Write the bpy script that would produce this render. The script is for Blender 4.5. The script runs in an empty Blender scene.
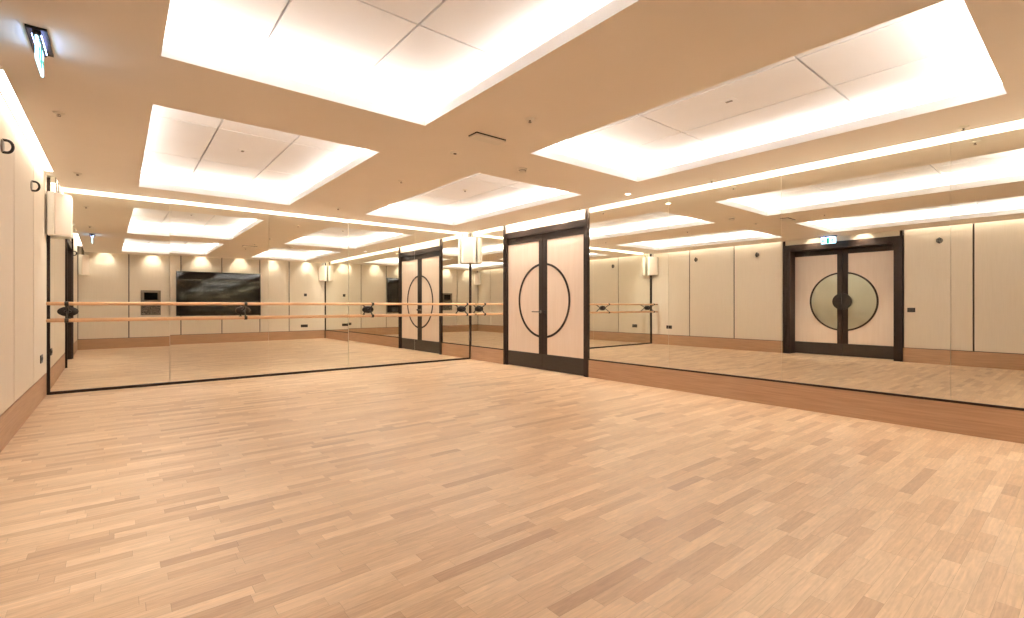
import bpy, bmesh, math, random
from mathutils import Vector, Matrix

S = bpy.context.scene
COL = S.collection
PI = math.pi
R = math.radians

# ------------------------------------------------------------------ camera
cam_data = bpy.data.cameras.new('camera')
cam_data.sensor_width = 36.0
cam_data.lens = 36.0 * 483.0 / 1024.0
cam_data.shift_y = -4.0 / 1024.0
cam_data.clip_start = 0.02
cam = bpy.data.objects.new('camera', cam_data)
COL.objects.link(cam)
cam.location = (0.0, 0.0, 1.1)
cam.rotation_euler = (R(90), 0, R(-39.17))
S.camera = cam

# ------------------------------------------------------------------ world, exposure, bounces
world = bpy.data.worlds.new('world')
S.world = world
world.use_nodes = True
world.node_tree.nodes['Background'].inputs[0].default_value = (0.02, 0.018, 0.015, 1)
world.node_tree.nodes['Background'].inputs[1].default_value = 1.0
S.view_settings.view_transform = 'Standard'
S.view_settings.look = 'None'
S.view_settings.gamma = 1.0
S.view_settings.use_curve_mapping = False
S.view_settings.exposure = 0.29
cy = S.cycles
cy.max_bounces = 16
cy.diffuse_bounces = 6
cy.glossy_bounces = 12
cy.transmission_bounces = 6
cy.sample_clamp_indirect = 8.0
cy.use_denoising = True
cy.caustics_reflective = True

# ------------------------------------------------------------------ the room, in metres
XL, XR, YB, YF = -0.68, 5.556, 8.166, -0.42
ZC = 2.535            # ceiling
SLOT = 0.135          # width of the light slot along the walls
ZS = 2.69             # top of the slot
TRAYS = [(0.19, 1.90, 0.42, 3.435), (0.19, 1.90, 4.30, 7.40),
         (3.02, 4.68, 0.42, 3.435), (3.02, 4.68, 4.30, 7.40)]
ZLIP, ZTOP = 2.612, 2.75
LED = (1.0, 0.93, 0.855)

# ------------------------------------------------------------------ large lights: cove light in the four ceiling trays
def area(name, loc, rot, sx, sy, power, color):
    d = bpy.data.lights.new(name, 'AREA')
    d.shape = 'RECTANGLE'
    d.size, d.size_y = sx, sy
    d.energy = power
    d.color = color
    o = bpy.data.objects.new(name, d)
    COL.objects.link(o)
    o.location = loc
    o.rotation_euler = rot
    return o

COVE_W = 7.5         # watts per metre of cove
for (x0, x1, y0, y1) in TRAYS:
    lx, ly = x1 - x0 + 0.1, y1 - y0 + 0.1
    xc, yc = (x0 + x1) / 2, (y0 + y1) / 2
    z = ZLIP - 0.004
    area('cove_lamp', (x0 - 0.12, yc, z), (R(180), R(-50), 0), 0.03, ly, COVE_W * ly, LED)
    area('cove_lamp', (x1 + 0.12, yc, z), (R(180), R(50), 0), 0.03, ly, COVE_W * ly, LED)
    area('cove_lamp', (xc, y0 - 0.12, z), (R(130), 0, 0), lx, 0.03, COVE_W * lx, LED)
    area('cove_lamp', (xc, y1 + 0.12, z), (R(230), 0, 0), lx, 0.03, COVE_W * lx, LED)

# ------------------------------------------------------------------ materials
def mat(name, color, rough=0.6, metal=0.0, spec=0.5):
    m = bpy.data.materials.new(name)
    m.use_nodes = True
    b = m.node_tree.nodes['Principled BSDF']
    b.inputs['Base Color'].default_value = (*color, 1)
    b.inputs['Roughness'].default_value = rough
    b.inputs['Metallic'].default_value = metal
    b.inputs['Specular IOR Level'].default_value = spec
    return m

def nodes(m):
    nt = m.node_tree
    return nt, nt.nodes, nt.links, nt.nodes['Principled BSDF']

def mth(nt, op, a, b=None):
    n = nt.nodes.new('ShaderNodeMath')
    n.operation = op
    for i, v in enumerate((a, b)):
        if v is None:
            continue
        if isinstance(v, (int, float)):
            n.inputs[i].default_value = v
        else:
            nt.links.new(v, n.inputs[i])
    return n.outputs[0]

def emit(name, color, strength):
    m = bpy.data.materials.new(name)
    m.use_nodes = True
    nt = m.node_tree
    nt.nodes.clear()
    e = nt.nodes.new('ShaderNodeEmission')
    e.inputs[0].default_value = (*color, 1)
    e.inputs[1].default_value = strength
    o = nt.nodes.new('ShaderNodeOutputMaterial')
    nt.links.new(e.outputs[0], o.inputs[0])
    return m

def noise_tint(m, scale, c0, c1, stretch=(1, 1, 1), bump=0.0, detail=4):
    """two-tone procedural noise colour in object space, with an optional bump"""
    nt, N, L, b = nodes(m)
    tc = N.new('ShaderNodeTexCoord')
    mp = N.new('ShaderNodeMapping')
    mp.inputs['Scale'].default_value = stretch
    L.new(tc.outputs['Object'], mp.inputs[0])
    nz = N.new('ShaderNodeTexNoise')
    nz.inputs['Scale'].default_value = scale
    nz.inputs['Detail'].default_value = detail
    L.new(mp.outputs[0], nz.inputs['Vector'])
    rp = N.new('ShaderNodeValToRGB')
    rp.color_ramp.elements[0].position = 0.3
    rp.color_ramp.elements[1].position = 0.7
    rp.color_ramp.elements[0].color = (*c0, 1)
    rp.color_ramp.elements[1].color = (*c1, 1)
    L.new(nz.outputs[0], rp.inputs[0])
    L.new(rp.outputs[0], b.inputs['Base Color'])
    if bump:
        bp = N.new('ShaderNodeBump')
        bp.inputs['Strength'].default_value = bump
        bp.inputs['Distance'].default_value = 0.002
        L.new(nz.outputs[0], bp.inputs['Height'])
        L.new(bp.outputs[0], b.inputs['Normal'])
    return m

def parquet():
    """three-strip oak parquet, strips along X, random length and tone per strip"""
    m = mat('oak_parquet', (0.6, 0.4, 0.25), 0.36)
    nt, N, L, b = nodes(m)
    geo = N.new('ShaderNodeNewGeometry')
    sp = N.new('ShaderNodeSeparateXYZ')
    L.new(geo.outputs['Position'], sp.inputs[0])
    X, Y = sp.outputs[0], sp.outputs[1]
    W = 0.064
    v = mth(nt, 'DIVIDE', Y, W)
    row = mth(nt, 'FLOOR', v)
    fv = mth(nt, 'FRACT', v)
    wn = N.new('ShaderNodeTexWhiteNoise')
    wn.noise_dimensions = '1D'
    L.new(row, wn.inputs['W'])
    wn2 = N.new('ShaderNodeTexWhiteNoise')
    wn2.noise_dimensions = '1D'
    L.new(mth(nt, 'ADD', row, 171.3), wn2.inputs['W'])
    length = mth(nt, 'ADD', mth(nt, 'MULTIPLY', wn2.outputs[0], 0.16), 0.30)
    u = mth(nt, 'ADD', mth(nt, 'DIVIDE', X, length), mth(nt, 'MULTIPLY', wn.outputs[0], 37.0))
    # uneven lengths: bend the coordinate a little before cutting it
    u = mth(nt, 'ADD', u, mth(nt, 'MULTIPLY', mth(nt, 'SINE', mth(nt, 'MULTIPLY', u, 2.1)), 0.22))
    cell = mth(nt, 'FLOOR', u)
    fu = mth(nt, 'FRACT', u)
    cv = N.new('ShaderNodeCombineXYZ')
    L.new(row, cv.inputs[0]); L.new(cell, cv.inputs[1])
    cw = N.new('ShaderNodeTexWhiteNoise')
    cw.noise_dimensions = '2D'
    L.new(cv.outputs[0], cw.inputs['Vector'])
    rp = N.new('ShaderNodeValToRGB')
    els = rp.color_ramp.elements
    els[0].position = 0.0; els[0].color = (0.43, 0.275, 0.168, 1)
    els[1].position = 1.0; els[1].color = (0.70, 0.52, 0.355, 1)
    for p, c in ((0.10, (0.515, 0.34, 0.21)), (0.35, (0.575, 0.395, 0.25)), (0.6, (0.60, 0.425, 0.275)), (0.85, (0.635, 0.455, 0.298))):
        e = els.new(p); e.color = (*c, 1)
    L.new(cw.outputs[0], rp.inputs[0])
    # grain: stretched noise, shifted per strip
    gv = N.new('ShaderNodeCombineXYZ')
    L.new(mth(nt, 'ADD', mth(nt, 'MULTIPLY', X, 3.0), mth(nt, 'MULTIPLY', cw.outputs[0], 50)), gv.inputs[0])
    L.new(mth(nt, 'MULTIPLY', Y, 60.0), gv.inputs[1])
    L.new(mth(nt, 'MULTIPLY', cell, 3.7), gv.inputs[2])
    nz = N.new('ShaderNodeTexNoise')
    nz.inputs['Scale'].default_value = 1.6
    nz.inputs['Detail'].default_value = 5
    nz.inputs['Distortion'].default_value = 0.6
    L.new(gv.outputs[0], nz.inputs['Vector'])
    g = mth(nt, 'ADD', mth(nt, 'MULTIPLY', nz.outputs[0], 0.62), 0.69)
    # slower figure along each strip
    n3 = N.new('ShaderNodeTexNoise')
    n3.inputs['Scale'].default_value = 1.0
    n3.inputs['Detail'].default_value = 3
    n3.inputs['Distortion'].default_value = 1.5
    fvv = N.new('ShaderNodeCombineXYZ')
    L.new(mth(nt, 'ADD', mth(nt, 'MULTIPLY', X, 9.0), mth(nt, 'MULTIPLY', cw.outputs[0], 91)), fvv.inputs[0])
    L.new(mth(nt, 'MULTIPLY', Y, 34.0), fvv.inputs[1])
    L.new(mth(nt, 'MULTIPLY', row, 1.7), fvv.inputs[2])
    L.new(fvv.outputs[0], n3.inputs['Vector'])
    g = mth(nt, 'MULTIPLY', g, mth(nt, 'ADD', mth(nt, 'MULTIPLY', n3.outputs[0], 0.36), 0.82))
    # joints
    ev = mth(nt, 'MINIMUM', fv, mth(nt, 'SUBTRACT', 1.0, fv))
    eu = mth(nt, 'MINIMUM', fu, mth(nt, 'SUBTRACT', 1.0, fu))
    jl = mth(nt, 'MAXIMUM', mth(nt, 'LESS_THAN', ev, 0.008), mth(nt, 'LESS_THAN', eu, 0.0022))
    g = mth(nt, 'MULTIPLY', g, mth(nt, 'SUBTRACT', 1.0, mth(nt, 'MULTIPLY', jl, 0.35)))
    mx = N.new('ShaderNodeVectorMath')
    mx.operation = 'SCALE'
    L.new(rp.outputs[0], mx.inputs[0])
    L.new(g, mx.inputs['Scale'])
    L.new(mx.outputs[0], b.inputs['Base Color'])
    L.new(mth(nt, 'ADD', mth(nt, 'MULTIPLY', nz.outputs[0], 0.12), 0.30), b.inputs['Roughness'])
    return m

M = {}
M['floor'] = parquet()
M['paint'] = mat('ceiling_paint', (0.80, 0.74, 0.66), 0.85, spec=0.2)
noise_tint(M['paint'], 3.0, (0.88, 0.825, 0.745), (0.895, 0.84, 0.76), bump=0.03)
M['tray'] = mat('tray_paint', (0.86, 0.84, 0.80), 0.85, spec=0.2)
noise_tint(M['tray'], 5.0, (0.875, 0.875, 0.88), (0.89, 0.89, 0.895))
M['fabric'] = mat('beige_wall_panel', (0.62, 0.55, 0.44), 0.85, spec=0.2)
noise_tint(M['fabric'], 2.0, (0.70, 0.625, 0.525), (0.73, 0.655, 0.555), stretch=(40, 40, 1.5))
M['groove'] = mat('dark_groove', (0.055, 0.042, 0.032), 0.6)
noise_tint(M['groove'], 12, (0.05, 0.038, 0.03), (0.065, 0.05, 0.038))
M['bronze'] = mat('dark_bronze_frame', (0.03, 0.02, 0.015), 0.45, spec=0.22)
noise_tint(M['bronze'], 6, (0.022, 0.0125, 0.009), (0.034, 0.020, 0.014), stretch=(30, 30, 2))
M['kick'] = mat('bronze_kick_plate', (0.03, 0.022, 0.017), 0.4, 0.0, 0.4)
noise_tint(M['kick'], 8, (0.028, 0.020, 0.0155), (0.04, 0.029, 0.023), stretch=(1, 1, 12))
M['maple'] = mat('pale_maple_veneer', (0.72, 0.54, 0.40), 0.5)
noise_tint(M['maple'], 3.0, (0.775, 0.64, 0.535), (0.82, 0.69, 0.59), stretch=(9, 9, 0.7), detail=5)
M['oak'] = mat('oak_skirting', (0.45, 0.27, 0.15), 0.45)
noise_tint(M['oak'], 2.2, (0.36, 0.21, 0.118), (0.47, 0.29, 0.172), stretch=(1.2, 1.2, 40), detail=6)
M['beech'] = mat('beech_rail', (0.66, 0.40, 0.22), 0.38)
noise_tint(M['beech'], 2.0, (0.62, 0.365, 0.195), (0.72, 0.45, 0.26), stretch=(1.5, 40, 40))
M['mirror'] = mat('silvered_mirror', (0.90, 0.905, 0.85), 0.0, 1.0)
nt, N, L, b = nodes(M['mirror'])          # the faintest patchiness of the silvering
tc = N.new('ShaderNodeTexCoord'); nz = N.new('ShaderNodeTexNoise'); nz.inputs['Scale'].default_value = 0.8
rp = N.new('ShaderNodeValToRGB')
rp.color_ramp.elements[0].color = (0.895, 0.90, 0.84, 1); rp.color_ramp.elements[1].color = (0.905, 0.91, 0.855, 1)
L.new(tc.outputs['Object'], nz.inputs['Vector']); L.new(nz.outputs[0], rp.inputs[0]); L.new(rp.outputs[0], b.inputs['Base Color'])
M['glass_edge'] = mat('mirror_edge', (0.70, 0.66, 0.52), 0.3)
noise_tint(M['glass_edge'], 4, (0.80, 0.77, 0.64), (0.84, 0.81, 0.68))
M['tinted'] = mat('grey_green_frosted_glass', (0.46, 0.47, 0.38), 0.3, 1.0)
noise_tint(M['tinted'], 1.0, (0.47, 0.48, 0.385), (0.50, 0.51, 0.41))
M['screen'] = mat('black_screen', (0.006, 0.0055, 0.005), 0.05, spec=0.6)
noise_tint(M['screen'], 2, (0.005, 0.0045, 0.004), (0.007, 0.006, 0.0055))
M['black'] = mat('black_plastic', (0.022, 0.018, 0.016), 0.45)
noise_tint(M['black'], 20, (0.02, 0.016, 0.014), (0.025, 0.02, 0.018))
M['cast'] = mat('dark_cast_metal', (0.05, 0.04, 0.033), 0.4, 0.5)
noise_tint(M['cast'], 25, (0.022, 0.017, 0.014), (0.034, 0.027, 0.022))
M['grey'] = mat('grey_metal', (0.36, 0.33, 0.28), 0.4, 0.7)
noise_tint(M['grey'], 18, (0.17, 0.145, 0.115), (0.20, 0.17, 0.14))
M['chrome'] = mat('chrome', (0.75, 0.72, 0.68), 0.18, 1.0)
noise_tint(M['chrome'], 9, (0.73, 0.70, 0.66), (0.77, 0.74, 0.70))
M['cloth'] = mat('speaker_cloth', (0.72, 0.62, 0.53), 0.9, spec=0.15)
noise_tint(M['cloth'], 160, (0.69, 0.59, 0.50), (0.75, 0.65, 0.56), bump=0.1)
M['white'] = mat('white_casing', (0.82, 0.78, 0.70), 0.5)
noise_tint(M['white'], 6, (0.81, 0.77, 0.69), (0.83, 0.79, 0.71))
M['keys'] = mat('speckled_key_panel', (0.12, 0.10, 0.09), 0.5)
nt, N, L, b = nodes(M['keys'])
tc = N.new('ShaderNodeTexCoord'); vo = N.new('ShaderNodeTexVoronoi'); vo.inputs['Scale'].default_value = 42
rp = N.new('ShaderNodeValToRGB')
rp.color_ramp.elements[0].position = 0.25; rp.color_ramp.elements[0].color = (0.34, 0.28, 0.22, 1)
rp.color_ramp.elements[1].position = 0.5; rp.color_ramp.elements[1].color = (0.05, 0.042, 0.036, 1)
L.new(tc.outputs['Object'], vo.inputs['Vector']); L.new(vo.outputs[0], rp.inputs[0]); L.new(rp.outputs[0], b.inputs['Base Color'])
M['strip'] = emit('warm_led_diffuser', (1.0, 0.91, 0.79), 39.0)
M['strip_dim'] = emit('warm_led_diffuser_dimmed', (1.0, 0.91, 0.80), 6.5)
M['lamp'] = emit('lamp_face', (1.0, 0.88, 0.70), 9.0)
M['sign_light'] = emit('sign_pale_light', (0.45, 0.80, 1.0), 4.0)
M['sign_bar'] = emit('sign_blue_led', (0.36, 0.42, 1.0), 26.0)
M['sign_green'] = emit('sign_green_light', (0.02, 0.34, 0.22), 1.3)

# ------------------------------------------------------------------ geometry helpers
class MB:
    """collects boxes, tubes, discs and prisms; build() links them as ONE mesh object"""
    def __init__(self):
        self.bm = bmesh.new()
    def box(self, x0, x1, y0, y1, z0, z1, bevel=0.0):
        r = bmesh.ops.create_cube(self.bm, size=1.0)
        vs = r['verts']
        for v in vs:
            v.co.x = x0 + (v.co.x + 0.5) * (x1 - x0)
            v.co.y = y0 + (v.co.y + 0.5) * (y1 - y0)
            v.co.z = z0 + (v.co.z + 0.5) * (z1 - z0)
        if bevel:
            es = list({e for v in vs for e in v.link_edges})
            bmesh.ops.bevel(self.bm, geom=es, offset=bevel, segments=2, profile=0.7, affect='EDGES', clamp_overlap=True)
        return self
    def tube(self, pts, r, seg=14, cap=True):
        pts = [Vector(p) for p in pts]
        rings = []
        n = len(pts)
        up = None
        for i, p in enumerate(pts):
            t = (pts[min(i + 1, n - 1)] - pts[max(i - 1, 0)]).normalized()
            if up is None:
                up = t.orthogonal().normalized()
            else:
                up = (up - t * up.dot(t)).normalized()
            s = t.cross(up)
            rr = r[i] if isinstance(r, (list, tuple)) else r
            rings.append([self.bm.verts.new(p + (up * math.cos(a) + s * math.sin(a)) * rr)
                          for a in (2 * PI * k / seg for k in range(seg))])
        for a, b2 in zip(rings, rings[1:]):
            for k in range(seg):
                f = self.bm.faces.new((a[k], a[(k + 1) % seg], b2[(k + 1) % seg], b2[k]))
                f.smooth = True
        if cap:
            self.bm.faces.new(list(reversed(rings[0])))
            self.bm.faces.new(rings[-1])
        return self
    def lathe(self, prof, c=(0, 0, 0), axis='Z', seg=28, sx=1.0, sy=1.0):
        """profile [(radius, height)], closed top and bottom; axis Z up or Y"""
        rings = []
        for (rad, h) in prof:
            ring = []
            for k in range(seg):
                a = 2 * PI * k / seg
                px, py = rad * math.cos(a) * sx, rad * math.sin(a) * sy
                co = (c[0] + px, c[1] + py, c[2] + h) if axis == 'Z' else (c[0] + px, c[1] + h, c[2] + py)
                ring.append(self.bm.verts.new(co))
            rings.append(ring)
        for a, b2 in zip(rings, rings[1:]):
            for k in range(seg):
                f = self.bm.faces.new((a[k], a[(k + 1) % seg], b2[(k + 1) % seg], b2[k]))
        self.bm.faces.new(rings[0])
        self.bm.faces.new(rings[-1])
        return self
    def prism(self, poly, h0, h1, plane='XY'):
        """extrude a polygon; plane XY lifts along Z, XZ along Y"""
        def co(p, h):
            return (p[0], p[1], h) if plane == 'XY' else (p[0], h, p[1])
        a = [self.bm.verts.new(co(p, h0)) for p in poly]
        b2 = [self.bm.verts.new(co(p, h1)) for p in poly]
        n = len(poly)
        self.bm.faces.new(a); self.bm.faces.new(b2)
        for k in range(n):
            self.bm.faces.new((a[k], a[(k + 1) % n], b2[(k + 1) % n], b2[k]))
        return self
    def quad(self, *ps):
        self.bm.faces.new([self.bm.verts.new(p) for p in ps])
        return self
    def build(self, name, m, parent=None, recalc=True):
        if recalc:
            bmesh.ops.recalc_face_normals(self.bm, faces=self.bm.faces)
        me = bpy.data.meshes.new(name)
        self.bm.to_mesh(me)
        self.bm.free()
        me.materials.append(m)
        o = bpy.data.objects.new(name, me)
        COL.objects.link(o)
        if parent is not None:
            o.parent = parent
        return o

def tag(o, label, cat, group=None, kind=None):
    o['label'] = label
    o['category'] = cat
    if group:
        o['group'] = group
    if kind:
        o['kind'] = kind
    return o

def empty(name, loc, rz=0.0):
    o = bpy.data.objects.new(name, None)
    COL.objects.link(o)
    o.empty_display_size = 0.1
    o.location = loc
    o.rotation_euler = (0, 0, rz)
    return o

def copy_tree(o, parent=None):
    c = o.copy()
    COL.objects.link(c)
    if parent is not None:
        c.parent = parent
    for ch in list(o.children):
        copy_tree(ch, c)
    return c

def smooth(o, ang=35):
    for p in o.data.polygons:
        p.use_smooth = True
    try:
        o.data.set_sharp_from_angle(angle=R(ang))
    except Exception:
        pass
    return o

# ================================================================== the setting
DOOR_R, DOOR_L = 6.008, 3.56          # door centres along the right and the left wall
OPEN = 1.036                         # half width of a door opening
OPEN_L = 1.088
DH = 2.45                           # top of a door header

tag(MB().box(XL - 0.5, XR + 0.5, YF - 0.3, YB + 0.3, -0.12, 0.0).build('floor', M['floor']),
    'pale oak strip parquet floor across the whole studio', 'floor', kind='structure')

# ceiling: soffit with four tray openings, the trays' lips and hidden ledges, and the slot along the walls
bm = MB()
xs = sorted({XL + SLOT, XR - SLOT} | {v for t in TRAYS for v in t[:2]})
ys = sorted({YF + SLOT, YB - SLOT} | {v for t in TRAYS for v in t[2:]})
for i in range(len(xs) - 1):
    for j in range(len(ys) - 1):
        cx, cyy = (xs[i] + xs[i + 1]) / 2, (ys[j] + ys[j + 1]) / 2
        if any(t[0] < cx < t[1] and t[2] < cyy < t[3] for t in TRAYS):
            continue
        bm.quad((xs[i], ys[j], ZC), (xs[i], ys[j + 1], ZC), (xs[i + 1], ys[j + 1], ZC), (xs[i + 1], ys[j], ZC))
def ring_v(b, x0, x1, y0, y1, z0, z1):
    c = [(x0, y0), (x1, y0), (x1, y1), (x0, y1)]
    for k in range(4):
        p, q = c[k], c[(k + 1) % 4]
        b.quad((*p, z0), (*q, z0), (*q, z1), (*p, z1))
def ring_h(b, a, o, z):
    ca = [(a[0], a[2]), (a[1], a[2]), (a[1], a[3]), (a[0], a[3])]
    co = [(o[0], o[2]), (o[1], o[2]), (o[1], o[3]), (o[0], o[3])]
    for k in range(4):
        b.quad((*ca[k], z), (*ca[(k + 1) % 4], z), (*co[(k + 1) % 4], z), (*co[k], z))
inner = (XL + SLOT, XR - SLOT, YF + SLOT, YB - SLOT)
outer = (XL - 0.05, XR + 0.05, YF - 0.05, YB + 0.10)
ring_v(bm, *inner, ZC, ZS)
ring_h(bm, inner, outer, ZS)
ceiling = tag(bm.build('ceiling', M['paint'], recalc=False), 'warm white ceiling with four recessed light trays', 'ceiling', kind='structure')

OUT = 0.17
for (x0, x1, y0, y1) in TRAYS:
    b1 = MB()
    t = (x0, x1, y0, y1)
    o = (x0 - OUT, x1 + OUT, y0 - OUT, y1 + OUT)
    il = (x0 - 0.018, x1 + 0.018, y0 - 0.018, y1 + 0.018)
    ring_v(b1, *t, ZC, ZLIP)
    ring_h(b1, t, il, ZLIP)
    ring_v(b1, *il, ZC + 0.012, ZLIP)
    ring_h(b1, il, o, ZC + 0.012)
    ring_v(b1, *o, ZC + 0.012, ZTOP + 0.03)
    b1.quad((o[0], o[2], ZTOP + 0.03), (o[1], o[2], ZTOP + 0.03), (o[1], o[3], ZTOP + 0.03), (o[0], o[3], ZTOP + 0.03))
    b1.build('tray_lip', M['tray'], ceiling, recalc=False)
    # nine flush boards close the tray, narrow joints between them
    b2 = MB()
    xc, yc = (x0 + x1) / 2, (y0 + y1) / 2
    gx = [o[0] + 0.01, xc - 0.325, xc + 0.325, o[1] - 0.01]
    gy = [o[2] + 0.01, yc - 0.625, yc + 0.625, o[3] - 0.01]
    g = 0.0075
    for i in range(3):
        for j in range(3):
            b2.box(gx[i] + g, gx[i + 1] - g, gy[j] + g, gy[j + 1] - g, ZTOP, ZTOP + 0.02)
    b2.build('tray_panel', M['tray'], ceiling)

def wall(name, label, boxes, m='groove'):
    b1 = MB()
    for bx in boxes:
        b1.box(*bx)
    return tag(b1.build(name, M[m]), label, 'wall', kind='structure')

T = 0.12
G = 0.022            # panel thickness in front of the dark backing
ZW = ZS
wl = wall('wall_left', 'left wall of tall beige panels with dark joints',
          [(XL - G - T, XL - G, YF - 0.02, DOOR_L - OPEN_L, 0, ZW), (XL - G - T, XL - G, DOOR_L + OPEN_L, YB + 0.10, 0, ZW),
           (XL - G - T, XL - G, DOOR_L - OPEN_L, DOOR_L + OPEN_L, DH, ZW)])
wf = wall('wall_front', 'wall of beige panels behind the television, seen in the mirrors',
          [(XL - 0.05, XR + 0.05, YF - G - T, YF - G, 0, ZW)])
wr = wall('wall_right', 'right wall behind the mirrors and the double door',
          [(XR + 0.02, XR + 0.02 + T, YF - 0.02, DOOR_R - OPEN, 0, ZW), (XR + 0.02, XR + 0.02 + T, DOOR_R + OPEN, YB + 0.10, 0, ZW),
           (XR + 0.02, XR + 0.02 + T, DOOR_R - OPEN, DOOR_R + OPEN, 2.42, ZW)], 'glass_edge')
wb = wall('wall_back', 'far wall behind the barre mirrors',
          [(XL - 0.05, XR + 0.05, YB + 0.045, YB + 0.045 + T, 0, ZW)], 'glass_edge')

SK = 0.268           # skirting height
JG = 0.013           # half a joint
def panels_y(x, ylist, parent):
    for a, c in zip(ylist, ylist[1:]):
        MB().box(x - G, x, a + JG, c - JG, SK + 0.012, ZS - 0.002, 0.002).build('wall_panel', M['fabric'], parent)
panels_y(XL, [YF + 0.0, 0.45, 1.476, DOOR_L - OPEN_L - 0.005], wl)
panels_y(XL, [DOOR_L + OPEN_L + 0.005, 5.788, 6.988, YB], wl)
MB().box(XL - G, XL, DOOR_L - OPEN_L, DOOR_L + OPEN_L, DH + 0.002, ZS - 0.002).build('wall_panel', M['fabric'], wl)
MB().box(XR, XR + G, DOOR_R - OPEN, DOOR_R + OPEN, 2.422, ZS - 0.002).build('wall_panel', M['fabric'], wr)
for a, c in zip([XL, 0.36, 1.391, 2.411, 3.444, 4.40, XR], [0.36, 1.391, 2.411, 3.444, 4.40, XR]):
    MB().box(a + JG, c - JG, YF - G, YF, SK + 0.012, ZS - 0.002, 0.002).build('wall_panel', M['fabric'], wf)

def base(name, label, boxes):
    b1 = MB()
    for bx in boxes:
        b1.box(*bx, 0.003)
    return tag(b1.build(name, M['oak']), label, 'skirting', kind='structure')
base('baseboard_left', 'tall oak skirting along the left wall',
     [(XL - G, XL, YF, DOOR_L - OPEN_L, 0, SK), (XL - G, XL, DOOR_L + OPEN_L, YB, 0, SK)])
base('baseboard_front', 'tall oak skirting under the television wall', [(XL, XR, YF - G, YF, 0, SK)])
base('baseboard_right', 'tall oak skirting under the mirrors of the right wall',
     [(XR, XR + 0.02, YF, DOOR_R - OPEN, 0, 0.262), (XR, XR + 0.02, DOOR_R + OPEN, YB, 0, 0.262)])

def trim(n, label, boxes):
    b1 = MB()
    for bx in boxes:
        b1.box(*bx)
    return tag(b1.build('trim_%d' % n, M['bronze']), label, 'trim', kind='structure')
trim(1, 'dark channel along the floor under the barre mirrors', [(XL, XR, YB - 0.012, YB + 0.02, 0.0, 0.032)])
trim(2, 'dark upright edge of the mirrors in the left corner', [(XL, XL + 0.03, YB - 0.012, YB + 0.02, 0.032, ZS - 0.03)])
trim(3, 'dark upright in the corner between barre mirrors and door mirrors', [(XR - 0.018, XR, YB - 0.018, YB + 0.02, 0.032, ZS - 0.03)])
trim(4, 'dark channel under the right wall mirrors, right of the double door', [(XR - 0.01, XR + 0.02, YF, DOOR_R - OPEN, 0.262, 0.282)])
trim(5, 'dark channel under the narrow mirror left of the double door', [(XR - 0.01, XR + 0.02, DOOR_R + OPEN, YB - 0.018, 0.262, 0.282)])
trim(6, 'dark upright edge of the right wall mirrors at the television wall', [(XR - 0.02, XR, YF, YF + 0.02, 0.0, ZS - 0.03)])

# ------------------------------------------------------------------ doors (local x along the wall, y into the room)
def arc_band(b, r0, r1, y0, y1, xmin, side, zc, seg=40):
    a0 = math.acos(xmin / r1)
    pts0, pts1 = [], []
    for k in range(seg + 1):
        a = -a0 + 2 * a0 * k / seg
        pts1.append((side * r1 * math.cos(a), zc + r1 * math.sin(a)))
        aa = max(-math.acos(xmin / r0), min(math.acos(xmin / r0), a))
        pts0.append((side * r0 * math.cos(aa), zc + r0 * math.sin(aa)))
    bmv = b.bm.verts
    V = [[bmv.new((p[0], y, p[1])) for p in pts] for pts, y in ((pts0, y0), (pts1, y0), (pts1, y1), (pts0, y1))]
    for k in range(seg):
        for q in range(4):
            A, B2 = V[q], V[(q + 1) % 4]
            b.bm.faces.new((A[k], A[k + 1], B2[k + 1], B2[k]))
    for k in (0, seg):
        b.bm.faces.new([V[q][k] for q in range(4)])
    return b

RC, ZR = 0.63, 1.175       # the ring on the doors
def half_disc(b, r, xmin, side, y0, y1, zc, seg=36):
    a0 = math.acos(xmin / r) if xmin > 0 else PI / 2
    poly = [(side * r * math.cos(-a0 + 2 * a0 * k / seg), zc + r * math.sin(-a0 + 2 * a0 * k / seg)) for k in range(seg + 1)]
    return b.prism(poly, y0, y1, 'XZ')

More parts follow.
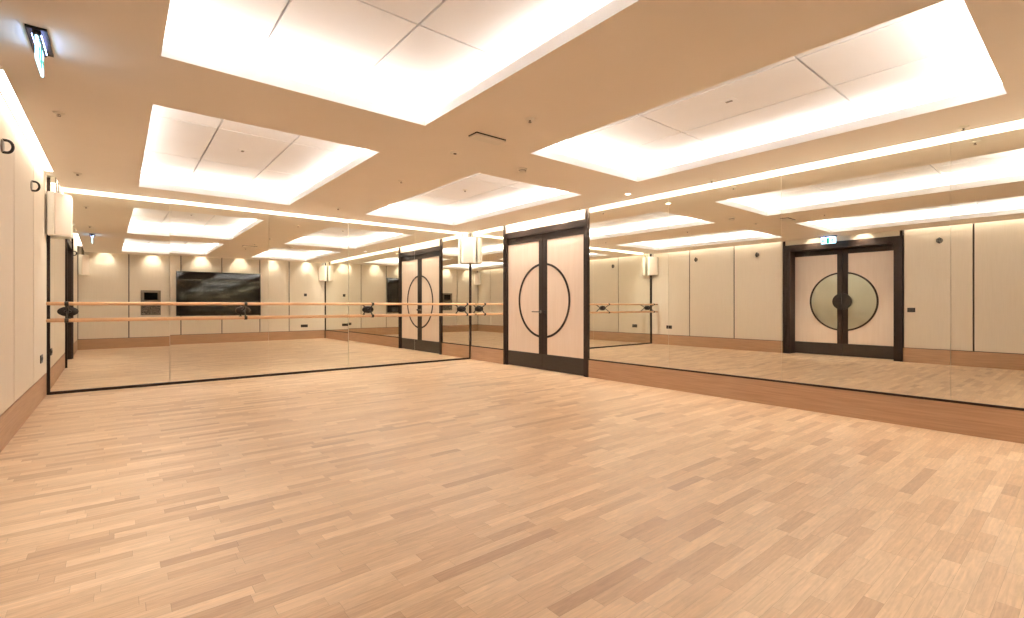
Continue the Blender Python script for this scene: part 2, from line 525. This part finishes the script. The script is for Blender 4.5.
def door(n, loc, rz, proud, deep, half, head, glazed, label):
    d = tag(empty('door_%d' % n, loc, rz), label, 'door', kind='structure')
    f = MB()
    for s in (-1, 1):
        a, c = sorted((s * (half - 0.042), s * half))
        f.box(a, c, -deep - 0.06, proud, 0.001, ZS - 0.03, 0.002)
        a, c = sorted((s * 0.943, s * (half - 0.041)))
        f.box(a, c, -deep - 0.06, proud - 0.018, 0.001, head - 0.002)
    f.box(-0.945, 0.945, -deep - 0.06, proud - 0.022, 2.315, head)
    f.build('frame', M['bronze'], d)
    MB().box(-1.02, 1.02, -deep - 0.075, -deep - 0.062, 0.001, head).build('back_board', M['groove'], d)
    for s in (-1, 1):
        def bx(b, xa, xb, *r):
            a, c = sorted((s * xa, s * xb))
            return b.box(a, c, *r)
        y0, y1 = -deep - 0.045, -deep
        lf = MB()
        bx(lf, 0.0025, 0.102, y0, y1, 0.27, 2.312)
        bx(lf, 0.10, 0.941, y0, y1, 2.196, 2.312)
        leaf = lf.build('door_leaf', M['bronze'], d)
        pn = MB()
        bx(pn, 0.102, 0.941, y0, y1 - 0.006, 0.27, 2.197)
        pn.build('veneer_panel', M['maple'], leaf)
        kp = MB()
        bx(kp, 0.0025, 0.941, y0, y1 + 0.002, 0.008, 0.27)
        kp.build('kick_plate', M['kick'], leaf)
        arc_band(MB(), RC - 0.029, RC + 0.006, y1 - 0.008, y1 + 0.004, 0.1, s, ZR).build('ring_inlay', M['bronze'], leaf)
        if glazed:
            half_disc(MB(), RC - 0.024, 0.102, s, y1 - 0.008, y1 - 0.002, ZR).build('glass_pane', M['tinted'], leaf)
            hb = half_disc(MB(), 0.178, 0.004, s, y1 + 0.035, y1 + 0.05, ZR)
            for dz in (-0.09, 0.09):
                hb.tube([(s * 0.05, y1 - 0.001, ZR + dz), (s * 0.05, y1 + 0.04, ZR + dz)], 0.01)
            hb.build('pull_handle', M['cast'], leaf)
        else:
            hb = MB()
            hb.lathe([(0.001, 0.0), (0.026, 0.0), (0.026, 0.01), (0.02, 0.012)], (s * 0.055, y1, 0.985), 'Y')
            if s > 0:
                hb.tube([(0.055, y1 + 0.008, 0.985), (0.055, y1 + 0.05, 0.985), (0.065, y1 + 0.058, 0.985),
                         (0.21, y1 + 0.058, 0.985)], 0.0095, 10)
                hb.build('lever_handle', M['grey'], leaf)
            else:
                hb.tube([(-0.055, y1 + 0.008, 0.985), (-0.055, y1 + 0.04, 0.985)], [0.016, 0.02], 14)
                hb.build('knob', M['cast'], leaf)
    return d
door(1, (XR, DOOR_R, 0), R(90), 0.03, 0.012, 1.033, 2.42, False,
     'dark framed double door with pale veneer and a thin dark ring, between the right wall mirrors')
door(2, (XL, DOOR_L, 0), R(-90), 0.03, 0.27, 1.085, 2.45, True,
     'dark framed double door with half round glass panes, left wall, seen in the mirrors')

# ================================================================== mirrors, one sheet per panel
GAP = 0.0012
def mirror_sheet(loc, rot, w, z0, z1, label, group):
    """local x along the wall, y towards the wall; origin at the sheet's middle on the floor line"""
    o = MB().box(-w / 2 + GAP, w / 2 - GAP, 0, 0.006, z0, z1).build('mirror_panel', M['mirror'])
    o.data.materials.append(M['glass_edge'])
    for p in o.data.polygons:
        if p.normal.y > -0.9:
            p.material_index = 1
    o.location = loc
    o.rotation_euler = rot
    return tag(o, label, 'mirror', group)
BX = [XL + 0.03, 0.552, 1.80, 3.05, 4.30, XR - 0.018]
bl = ['tall mirror panel behind the barre, next to the beige left wall',
      'tall mirror panel behind the barre, second from the beige left wall',
      'tall mirror panel behind the barre, third from the beige left wall',
      'tall mirror panel behind the barre, fourth from the beige left wall',
      'tall mirror panel behind the barre, ending at the corner by the double door']
tilt = [(R(-0.22), 0, R(0.47)), (R(-0.10), 0, 0), (R(-0.10), 0, R(0.29)), (0, 0, 0), (0, 0, 0)]
for k in range(5):
    mirror_sheet(((BX[k] + BX[k + 1]) / 2, YB + (0.014, 0.0035, 0.007, 0.0, 0.0)[k], 0.0), tilt[k], BX[k + 1] - BX[k], 0.032, ZS - 0.01, bl[k], 'mirrors behind the barre')
RY = [DOOR_R - OPEN, 3.59, 2.209, 0.838, YF + 0.02]
rl = ['wide mirror panel on the right wall, just right of the double door',
      'wide mirror panel on the right wall, second from the double door',
      'wide mirror panel on the right wall, third from the double door',
      'wide mirror panel on the right wall, fourth from the double door, ending at television wall']
for k in range(4):
    mirror_sheet((XR, (RY[k] + RY[k + 1]) / 2, 0), (0, 0, R(-90)), RY[k] - RY[k + 1], 0.282, ZS - 0.01, rl[k], 'mirrors on the right wall')
mirror_sheet((XR, (DOOR_R + OPEN + YB - 0.018) / 2, 0), (0, 0, R(-90)), YB - 0.018 - DOOR_R - OPEN, 0.282, ZS - 0.01,
             'narrow mirror panel between the room corner and the double door', 'mirrors on the right wall')

# ================================================================== the double ballet barre
YR = YB - 0.20
bar = tag(empty('ballet_barre', (0, YB, 0)), 'long double wooden ballet barre on dark brackets in front of the mirrors', 'barre')
for z, r_ in ((1.117, 0.021), (0.912, 0.021)):
    pts = [(XL + 0.012, -0.2, z), (XL + 0.02, -0.2, z)] + [(x, -0.2, z) for x in (1.0, 3.0, 5.0)] + [(XR - 0.038, -0.2, z), (XR - 0.03, -0.2, z)]
    smooth(MB().tube(pts, [r_ * 0.75] + [r_] * 5 + [r_ * 0.75], 20).build('rail', M['beech'], bar))
for x in (-0.488, 1.448, 3.392, 5.34):
    pb = MB().lathe([(0.06, 0.0), (0.06, -0.014), (0.054, -0.02), (0.022, -0.026), (0.018, -0.05), (0.004, -0.052)],
                    (x, -0.001, 1.02), 'Y', 36, sx=1.65)
    br = smooth(pb.build('bracket', M['cast'], bar))
    for z, s in ((1.117, 1), (0.912, -1)):
        am = MB().tube([(x, -0.03, 1.02), (x, -0.085, 1.022 + s * 0.012), (x, -0.145, 1.02 + s * 0.05), (x, -0.182, z - s * 0.03)],
                       [0.012, 0.011, 0.010, 0.011], 10)
        smooth(am.build('bracket_arm', M['cast'], br))
        cl = MB().tube([(x - 0.019, -0.2, z), (x + 0.019, -0.2, z)], 0.027, 20)
        smooth(cl.build('clamp', M['cast'], br))
    st = MB().tube([(x, -0.052, 1.02), (x, -0.055, 1.02)], 0.008, 10)
    st.build('bolt', M['chrome'], br)

# ================================================================== light strips in the slot along three walls
def light_strip(x0, x1, y0, y1, label, m='strip'):
    o = empty('light_strip', ((x0 + x1) / 2, (y0 + y1) / 2, ZS - 0.022))
    hx, hy = (x1 - x0) / 2, (y1 - y0) / 2
    MB().box(-hx, hx, -hy, hy, 0.006, 0.021).build('housing', M['white'], o)
    MB().box(-hx + 0.003, hx - 0.003, -hy + 0.003, hy - 0.003, 0.0, 0.0062).build('diffuser', M[m], o)
    return tag(o, label, 'light', 'warm light strips in the wall slots')
light_strip(XL + 0.008, XL + SLOT - 0.005, DOOR_L + 1.1, YB - 0.35, 'bright linear light in the ceiling slot above the left wall, beyond the door', 'strip_dim')
light_strip(XL + 0.008, XL + SLOT - 0.005, YF + 0.35, DOOR_L - 1.1, 'bright linear light in the ceiling slot above the left wall, nearer the television', 'strip_dim')
light_strip(XL + 0.2, XR - 0.2, YB - SLOT + 0.005, YB - 0.03, 'bright linear light in the ceiling slot above the barre mirrors')
light_strip(XR - SLOT + 0.005, XR - 0.03, YF + 0.3, DOOR_R - 1.04, 'bright linear light in the ceiling slot above the right wall mirrors')
light_strip(XR - SLOT + 0.005, XR - 0.045, DOOR_R - 0.97, YB - 0.2, 'bright linear light in the ceiling slot above the double door and corner')

# ================================================================== small spotlights in the slot
def spot(x, y, energy, label, group, ang=104):
    o = empty('spotlight', (x, y, ZS - 0.042))
    b1 = MB().lathe([(0.012, 0.041), (0.024, 0.038), (0.026, 0.0), (0.022, 0.0), (0.020, 0.012)], seg=20)
    b1.build('housing', M['white'], o)
    MB().lathe([(0.0195, 0.009), (0.0195, 0.012)], seg=20).build('lens', M['lamp'], o)
    d = bpy.data.lights.new('spot_lamp', 'SPOT')
    d.energy = energy
    d.color = (1.0, 0.90, 0.76)
    d.spot_size = R(ang)
    d.spot_blend = 0.9
    d.shadow_soft_size = 0.018
    l = bpy.data.objects.new('spot_lamp', d)
    COL.objects.link(l)
    l.location = (x, y, ZS - 0.046)
    return tag(o, label, 'spotlight', group)
ordn = ['first', 'second', 'third', 'fourth', 'fifth', 'sixth']
for k, x in enumerate((-0.14, 0.88, 1.88, 2.89, 3.88, 4.95)):
    spot(x, YF + 0.085, 34, 'small spotlight washing the television wall, %s from the left wall' % ordn[k], 'spotlights over the television wall')
for k, (y, s) in enumerate(((DOOR_L - 0.45, 'nearer the television wall'), (DOOR_L + 0.45, 'nearer the barre mirrors'))):
    spot(XL + 0.09, y, 62, 'small spotlight over the glazed double door, ' + s, 'spotlights over the doors', 110)
for k, (y, s) in enumerate(((DOOR_R - 0.45, 'over its right leaf'), (DOOR_R + 0.45, 'over its left leaf'))):
    spot(XR - 0.08, y, 24, 'small spotlight over the double door with ring, ' + s, 'spotlights over the doors')

# ================================================================== corner loudspeakers
def speaker_proto():
    """local -y is the front, the back narrows into the corner; origin at the bottom middle of the front"""
    o = empty('corner_speaker', (0, 0, 0))
    H_ = 0.515
    w = 0.105
    poly = [(-w, 0.0), (w, 0.0), (0.143, 0.036), (0.143, 0.044), (0.05, 0.145), (-0.05, 0.145), (-0.143, 0.044), (-0.143, 0.036)]
    c = MB().prism(poly, 0, H_)
    bmesh.ops.bevel(c.bm, geom=list(c.bm.edges), offset=0.006, segments=2, affect='EDGES')
    c.build('cabinet', M['white'], o)
    g = MB().box(-w + 0.006, w - 0.006, -0.012, 0.004, 0.008, H_ - 0.008, 0.01)
    smooth(g.build('grille', M['cloth'], o))
    br = MB()
    br.box(-0.022, -0.004, 0.06, 0.075, H_ - 0.01, H_ + 0.205)
    br.box(0.006, 0.03, 0.06, 0.075, H_ - 0.01, H_ + 0.205)
    br.box(-0.03, 0.036, 0.05, 0.085, H_ - 0.002, H_ + 0.012)
    br.build('bracket', M['grey'], o)
    return o
sp0 = speaker_proto()
dg = 0.155
corners = [(XL + dg, YB - dg, R(45), 'pale loudspeaker hung in the corner between left wall and barre mirrors'),
           (XR - dg, YB - dg, R(-45), 'pale loudspeaker hung in the far corner between barre mirrors and double door'),
           (XR - dg, YF + dg, R(-135), 'pale loudspeaker in the corner of television wall and right mirrors, seen reflected'),
           (XL + dg, YF + dg, R(135), 'pale loudspeaker in the corner of television wall and left wall, seen reflected')]
for k, (x, y, a, lab) in enumerate(corners):
    o = sp0 if k == 0 else copy_tree(sp0)
    o.location = (x, y, 1.94)
    o.rotation_euler = (0, 0, a)
    tag(o, lab, 'loudspeaker', 'corner loudspeakers')

# ================================================================== television and control panel
tv = tag(empty('television', (2.36, YF, 0.815)), 'large black flat screen television on the wall opposite the barre', 'television')
MB().box(-0.8, 0.8, 0.001, 0.03, 0.3, 0.95, 0.004).build('wall_mount', M['black'], tv)
set_ = MB().box(-1.09, 1.09, 0.0, 0.045, 0.0, 1.285, 0.006).build('casing', M['black'], tv)
MB().box(-1.078, 1.078, 0.044, 0.047, 0.016, 1.273).build('screen', M['screen'], set_)
set_.location = (0, 0.055, 0)
set_.rotation_euler = (R(1.0), 0, 0)

cp = tag(empty('control_panel', (0.84, YF, 0.885)), 'grey wall control panel with black screen above a speckled key panel', 'control panel')
MB().box(-0.225, 0.225, 0.0005, 0.025, 0.0, 0.69, 0.004).build('casing', M['grey'], cp)
MB().box(-0.15, 0.15, 0.024, 0.028, 0.425, 0.63, 0.002).build('screen', M['screen'], cp)
MB().box(-0.205, 0.205, 0.024, 0.03, 0.02, 0.35, 0.002).build('key_panel', M['keys'], cp)

# ================================================================== sockets and switches
def plate(name, loc, rz, w, h, gangs, label, cat, group=None):
    """local y points into the room"""
    o = empty(name, loc, rz)
    MB().box(-w / 2, w / 2, 0.0003, 0.010, -h / 2, h / 2, 0.003).build('face_plate', M['cast'], o)
    for k in range(gangs):
        cx = (k - (gangs - 1) / 2) * (w / max(gangs, 1))
        if cat == 'socket':
            s = MB().lathe([(0.024, 0.010), (0.024, 0.0125), (0.02, 0.0125), (0.018, 0.0105)], (cx, 0, 0), 'Y', 20)
            s.build('outlet', M['black'], o)
        else:
            MB().box(cx - 0.016, cx + 0.016, 0.0095, 0.014, -0.024, 0.024, 0.002).build('rocker', M['black'], o)
    return tag(o, label, cat, group)
plate('wall_socket', (4.87, YF, 0.437), R(0), 0.22, 0.09, 2, 'dark double socket low on the television wall, right of the television', 'socket', 'dark wall sockets')
plate('wall_socket', (XL, 7.6, 0.49), R(-90), 0.17, 0.09, 2, 'dark double socket low on the left wall beside the barre mirrors', 'socket', 'dark wall sockets')
plate('wall_switch', (4.906, YF, 1.466), R(0), 0.09, 0.09, 1, 'dark light switch at shoulder height on the television wall', 'switch', 'dark wall switches')
plate('wall_switch', (XL, 2.345, 1.004), R(-90), 0.12, 0.085, 2, 'dark switch plate on the left wall beside the glazed double door', 'switch', 'dark wall switches')

# ================================================================== D-shaped rings high on the left wall
def ring_proto():
    o = empty('wall_ring', (0, 0, 0))
    MB().lathe([(0.05, 0.0003), (0.05, 0.006), (0.044, 0.010), (0.004, 0.011)], (0, 0, 0), 'Y', 28).build('back_plate', M['grey'], o)
    pts = [(0, 0.004, 0.046)] + [(0, 0.026 + 0.034 * math.cos(a), 0.046 * math.sin(a)) for a in (PI / 2 - PI * k / 14 for k in range(15))] + [(0, 0.004, -0.046)]
    smooth(MB().tube(pts, 0.010, 10).build('loop', M['cast'], o))
    return o
wr0 = ring_proto()
for k, (y, lab) in enumerate(((5.23, 'dark D-shaped ring high on the left wall, first beyond the glazed door'),
                              (6.80, 'dark D-shaped ring high on the left wall, nearest the corner loudspeaker by the barre'),
                              (1.935, 'dark D-shaped ring high on the left wall, between glazed door and television wall'))):
    o = wr0 if k == 0 else copy_tree(wr0)
    o.location = (XL, y, 2.295)
    o.rotation_euler = (0, 0, R(-90))
    tag(o, lab, 'ring', 'rings on the left wall')

# ================================================================== exit sign
ex = tag(empty('exit_sign', (-0.33, 3.645, ZC)), 'glowing green exit sign blade hanging from a dark ceiling plate', 'exit sign')
MB().box(-0.042, 0.042, -0.168, 0.168, -0.014, -0.0005, 0.002).build('mount_plate', M['cast'], ex)
MB().box(-0.017, 0.017, -0.155, 0.135, -0.036, -0.012, 0.003).build('holder', M['black'], ex)
MB().box(-0.0185, 0.0185, -0.14, 0.11, -0.033, -0.027).build('light_bar', M['sign_bar'], ex)
blade = MB().box(-0.005, 0.005, -0.15, 0.115, -0.158, -0.034).build('sign_blade', M['sign_light'], ex)
for s in (-1, 1):
    x = s * 0.0056
    def poly(b, pts):
        b.prism([(p[0], p[1]) for p in pts], 0, 0.001, 'XZ')
    p = MB()
    # running figure
    poly(p, [(0.086 + 0.011 * math.cos(k * PI / 6), -0.058 + 0.011 * math.sin(k * PI / 6)) for k in range(12)])
    poly(p, [(0.066, -0.072), (0.084, -0.071), (0.072, -0.112), (0.054, -0.108)])          # body
    poly(p, [(0.056, -0.104), (0.072, -0.108), (0.088, -0.128), (0.078, -0.156), (0.068, -0.153), (0.074, -0.130)])   # front leg
    poly(p, [(0.055, -0.103), (0.064, -0.112), (0.046, -0.138), (0.022, -0.142), (0.022, -0.133), (0.040, -0.130)])   # back leg
    poly(p, [(0.080, -0.074), (0.098, -0.094), (0.110, -0.090), (0.108, -0.098), (0.095, -0.102), (0.076, -0.084)])   # front arm
    poly(p, [(0.068, -0.073), (0.046, -0.080), (0.038, -0.100), (0.046, -0.101), (0.053, -0.086), (0.066, -0.082)])   # back arm
    # doorway
    p.box(-0.035, 0.012, 0, 0.001, -0.158, -0.046)
    # arrow
    poly(p, [(-0.13, -0.102), (-0.095, -0.07), (-0.095, -0.092), (-0.055, -0.092), (-0.055, -0.112), (-0.095, -0.112), (-0.095, -0.134)])
    g = p.build('pictogram', M['sign_green'], blade)
    g.rotation_euler = (0, 0, R(-90) if s > 0 else R(90))
    g.location = (x, -0.018, 0.004)

# ================================================================== small things on the ceiling
def sprinkler_proto():
    o = empty('sprinkler', (0, 0, 0))
    MB().lathe([(0.036, -0.0004), (0.036, -0.004), (0.022, -0.010), (0.012, -0.012)], seg=24).build('escutcheon', M['white'], o)
    h = MB().lathe([(0.008, -0.010), (0.008, -0.015), (0.004, -0.016), (0.004, -0.024), (0.012, -0.0255), (0.012, -0.0275)], seg=16)
    for s in (-1, 1):
        h.tube([(s * 0.007, 0, -0.014), (s * 0.011, 0, -0.019), (s * 0.005, 0, -0.026)], 0.002, 6)
    h.build('head', M['grey'], o)
    return o
sk0 = sprinkler_proto()
sk = [(-0.345, 4.93, ZC, 'small ceiling sprinkler beside the left wall, between exit sign and corner loudspeaker'),
      (-0.345, 7.06, ZC, 'small ceiling sprinkler nearest the loudspeaker beside the left wall'),
      (2.46, 2.80, ZC, 'small ceiling sprinkler between the two nearer light trays'),
      (2.53, 5.13, ZC, 'small ceiling sprinkler between the two far light trays, by their nearer ends'),
      (2.52, 7.17, ZC, 'small ceiling sprinkler between the two far light trays, near the barre mirrors'),
      (5.29, 4.91, ZC, 'small ceiling sprinkler in front of the double door'),
      (5.30, 2.86, ZC, 'small ceiling sprinkler beside the nearer right tray, above the second right mirror'),
      (5.28, 0.72, ZC, 'small ceiling sprinkler beside the nearer right tray, above the last right mirror'),
      (3.85, 5.79, ZTOP, 'small sprinkler in the middle of the far right light tray')]
for k, (x, y, z, lab) in enumerate(sk):
    o = sk0 if k == 0 else copy_tree(sk0)
    o.location = (x, y, z)
    tag(o, lab, 'sprinkler', 'ceiling sprinklers')

o = tag(empty('ceiling_sensor', (2.455, 3.862, ZC)), 'round pale ceiling sensor with dark centre, between the four light trays', 'sensor')
MB().lathe([(0.05, -0.0004), (0.05, -0.006), (0.04, -0.012), (0.024, -0.012)], seg=28).build('rim', M['white'], o)
MB().lathe([(0.017, -0.010), (0.015, -0.015), (0.006, -0.018)], seg=20).build('lens', M['black'], o)

o = tag(empty('smoke_detector', (3.297, 3.875, ZC)), 'round white smoke detector with dark base ring on the ceiling, beside the far right tray', 'smoke detector')
smooth(MB().lathe([(0.052, -0.0004), (0.052, -0.016), (0.046, -0.020)], seg=28).build('base', M['white'], o))
MB().lathe([(0.040, -0.018), (0.040, -0.027)], seg=24).build('grille_ring', M['cast'], o)
smooth(MB().lathe([(0.042, -0.026), (0.040, -0.042), (0.026, -0.048), (0.004, -0.049)], seg=28).build('body', M['white'], o))

o = tag(empty('access_hatch', (2.45, 3.34, ZC)), 'pale rectangular ceiling fitting with its shadow gap coloured as a dark edge, in the middle of the ceiling', 'ceiling fitting')
MB().box(-0.155, 0.155, -0.06, 0.06, -0.010, -0.0005, 0.001).build('frame', M['cast'], o)  # dark plate stands in for the shadow gap along the cover's edges
MB().box(-0.151, 0.158, -0.056, 0.064, -0.022, -0.009, 0.004).build('cover', M['white'], o)

o = tag(empty('downlight', (5.10, 3.89, ZC)), 'small lit round downlight on the ceiling near the right wall mirrors', 'downlight')
MB().lathe([(0.046, -0.0004), (0.046, -0.005), (0.038, -0.008), (0.030, -0.004)], seg=28).build('rim', M['white'], o)
MB().lathe([(0.032, -0.0042), (0.030, -0.0065)], seg=24).build('lens', M['lamp'], o)

def tray_fitting(x, y, lab):
    o = empty('tray_fitting', (x, y, ZTOP))
    MB().box(-0.045, 0.045, -0.06, 0.06, -0.004, -0.0004, 0.001).build('frame', M['tray'], o)
    MB().box(-0.013, 0.013, -0.026, 0.026, -0.0065, -0.0035, 0.001).build('grille', M['grey'], o)
    return tag(o, lab, 'ceiling fitting', 'fittings inside the light trays')
tray_fitting(3.83, 1.92, 'small rectangular fitting with dark slot inside the nearer right light tray')
tray_fitting(1.03, 5.83, 'small rectangular fitting with dark slot inside the far left light tray')
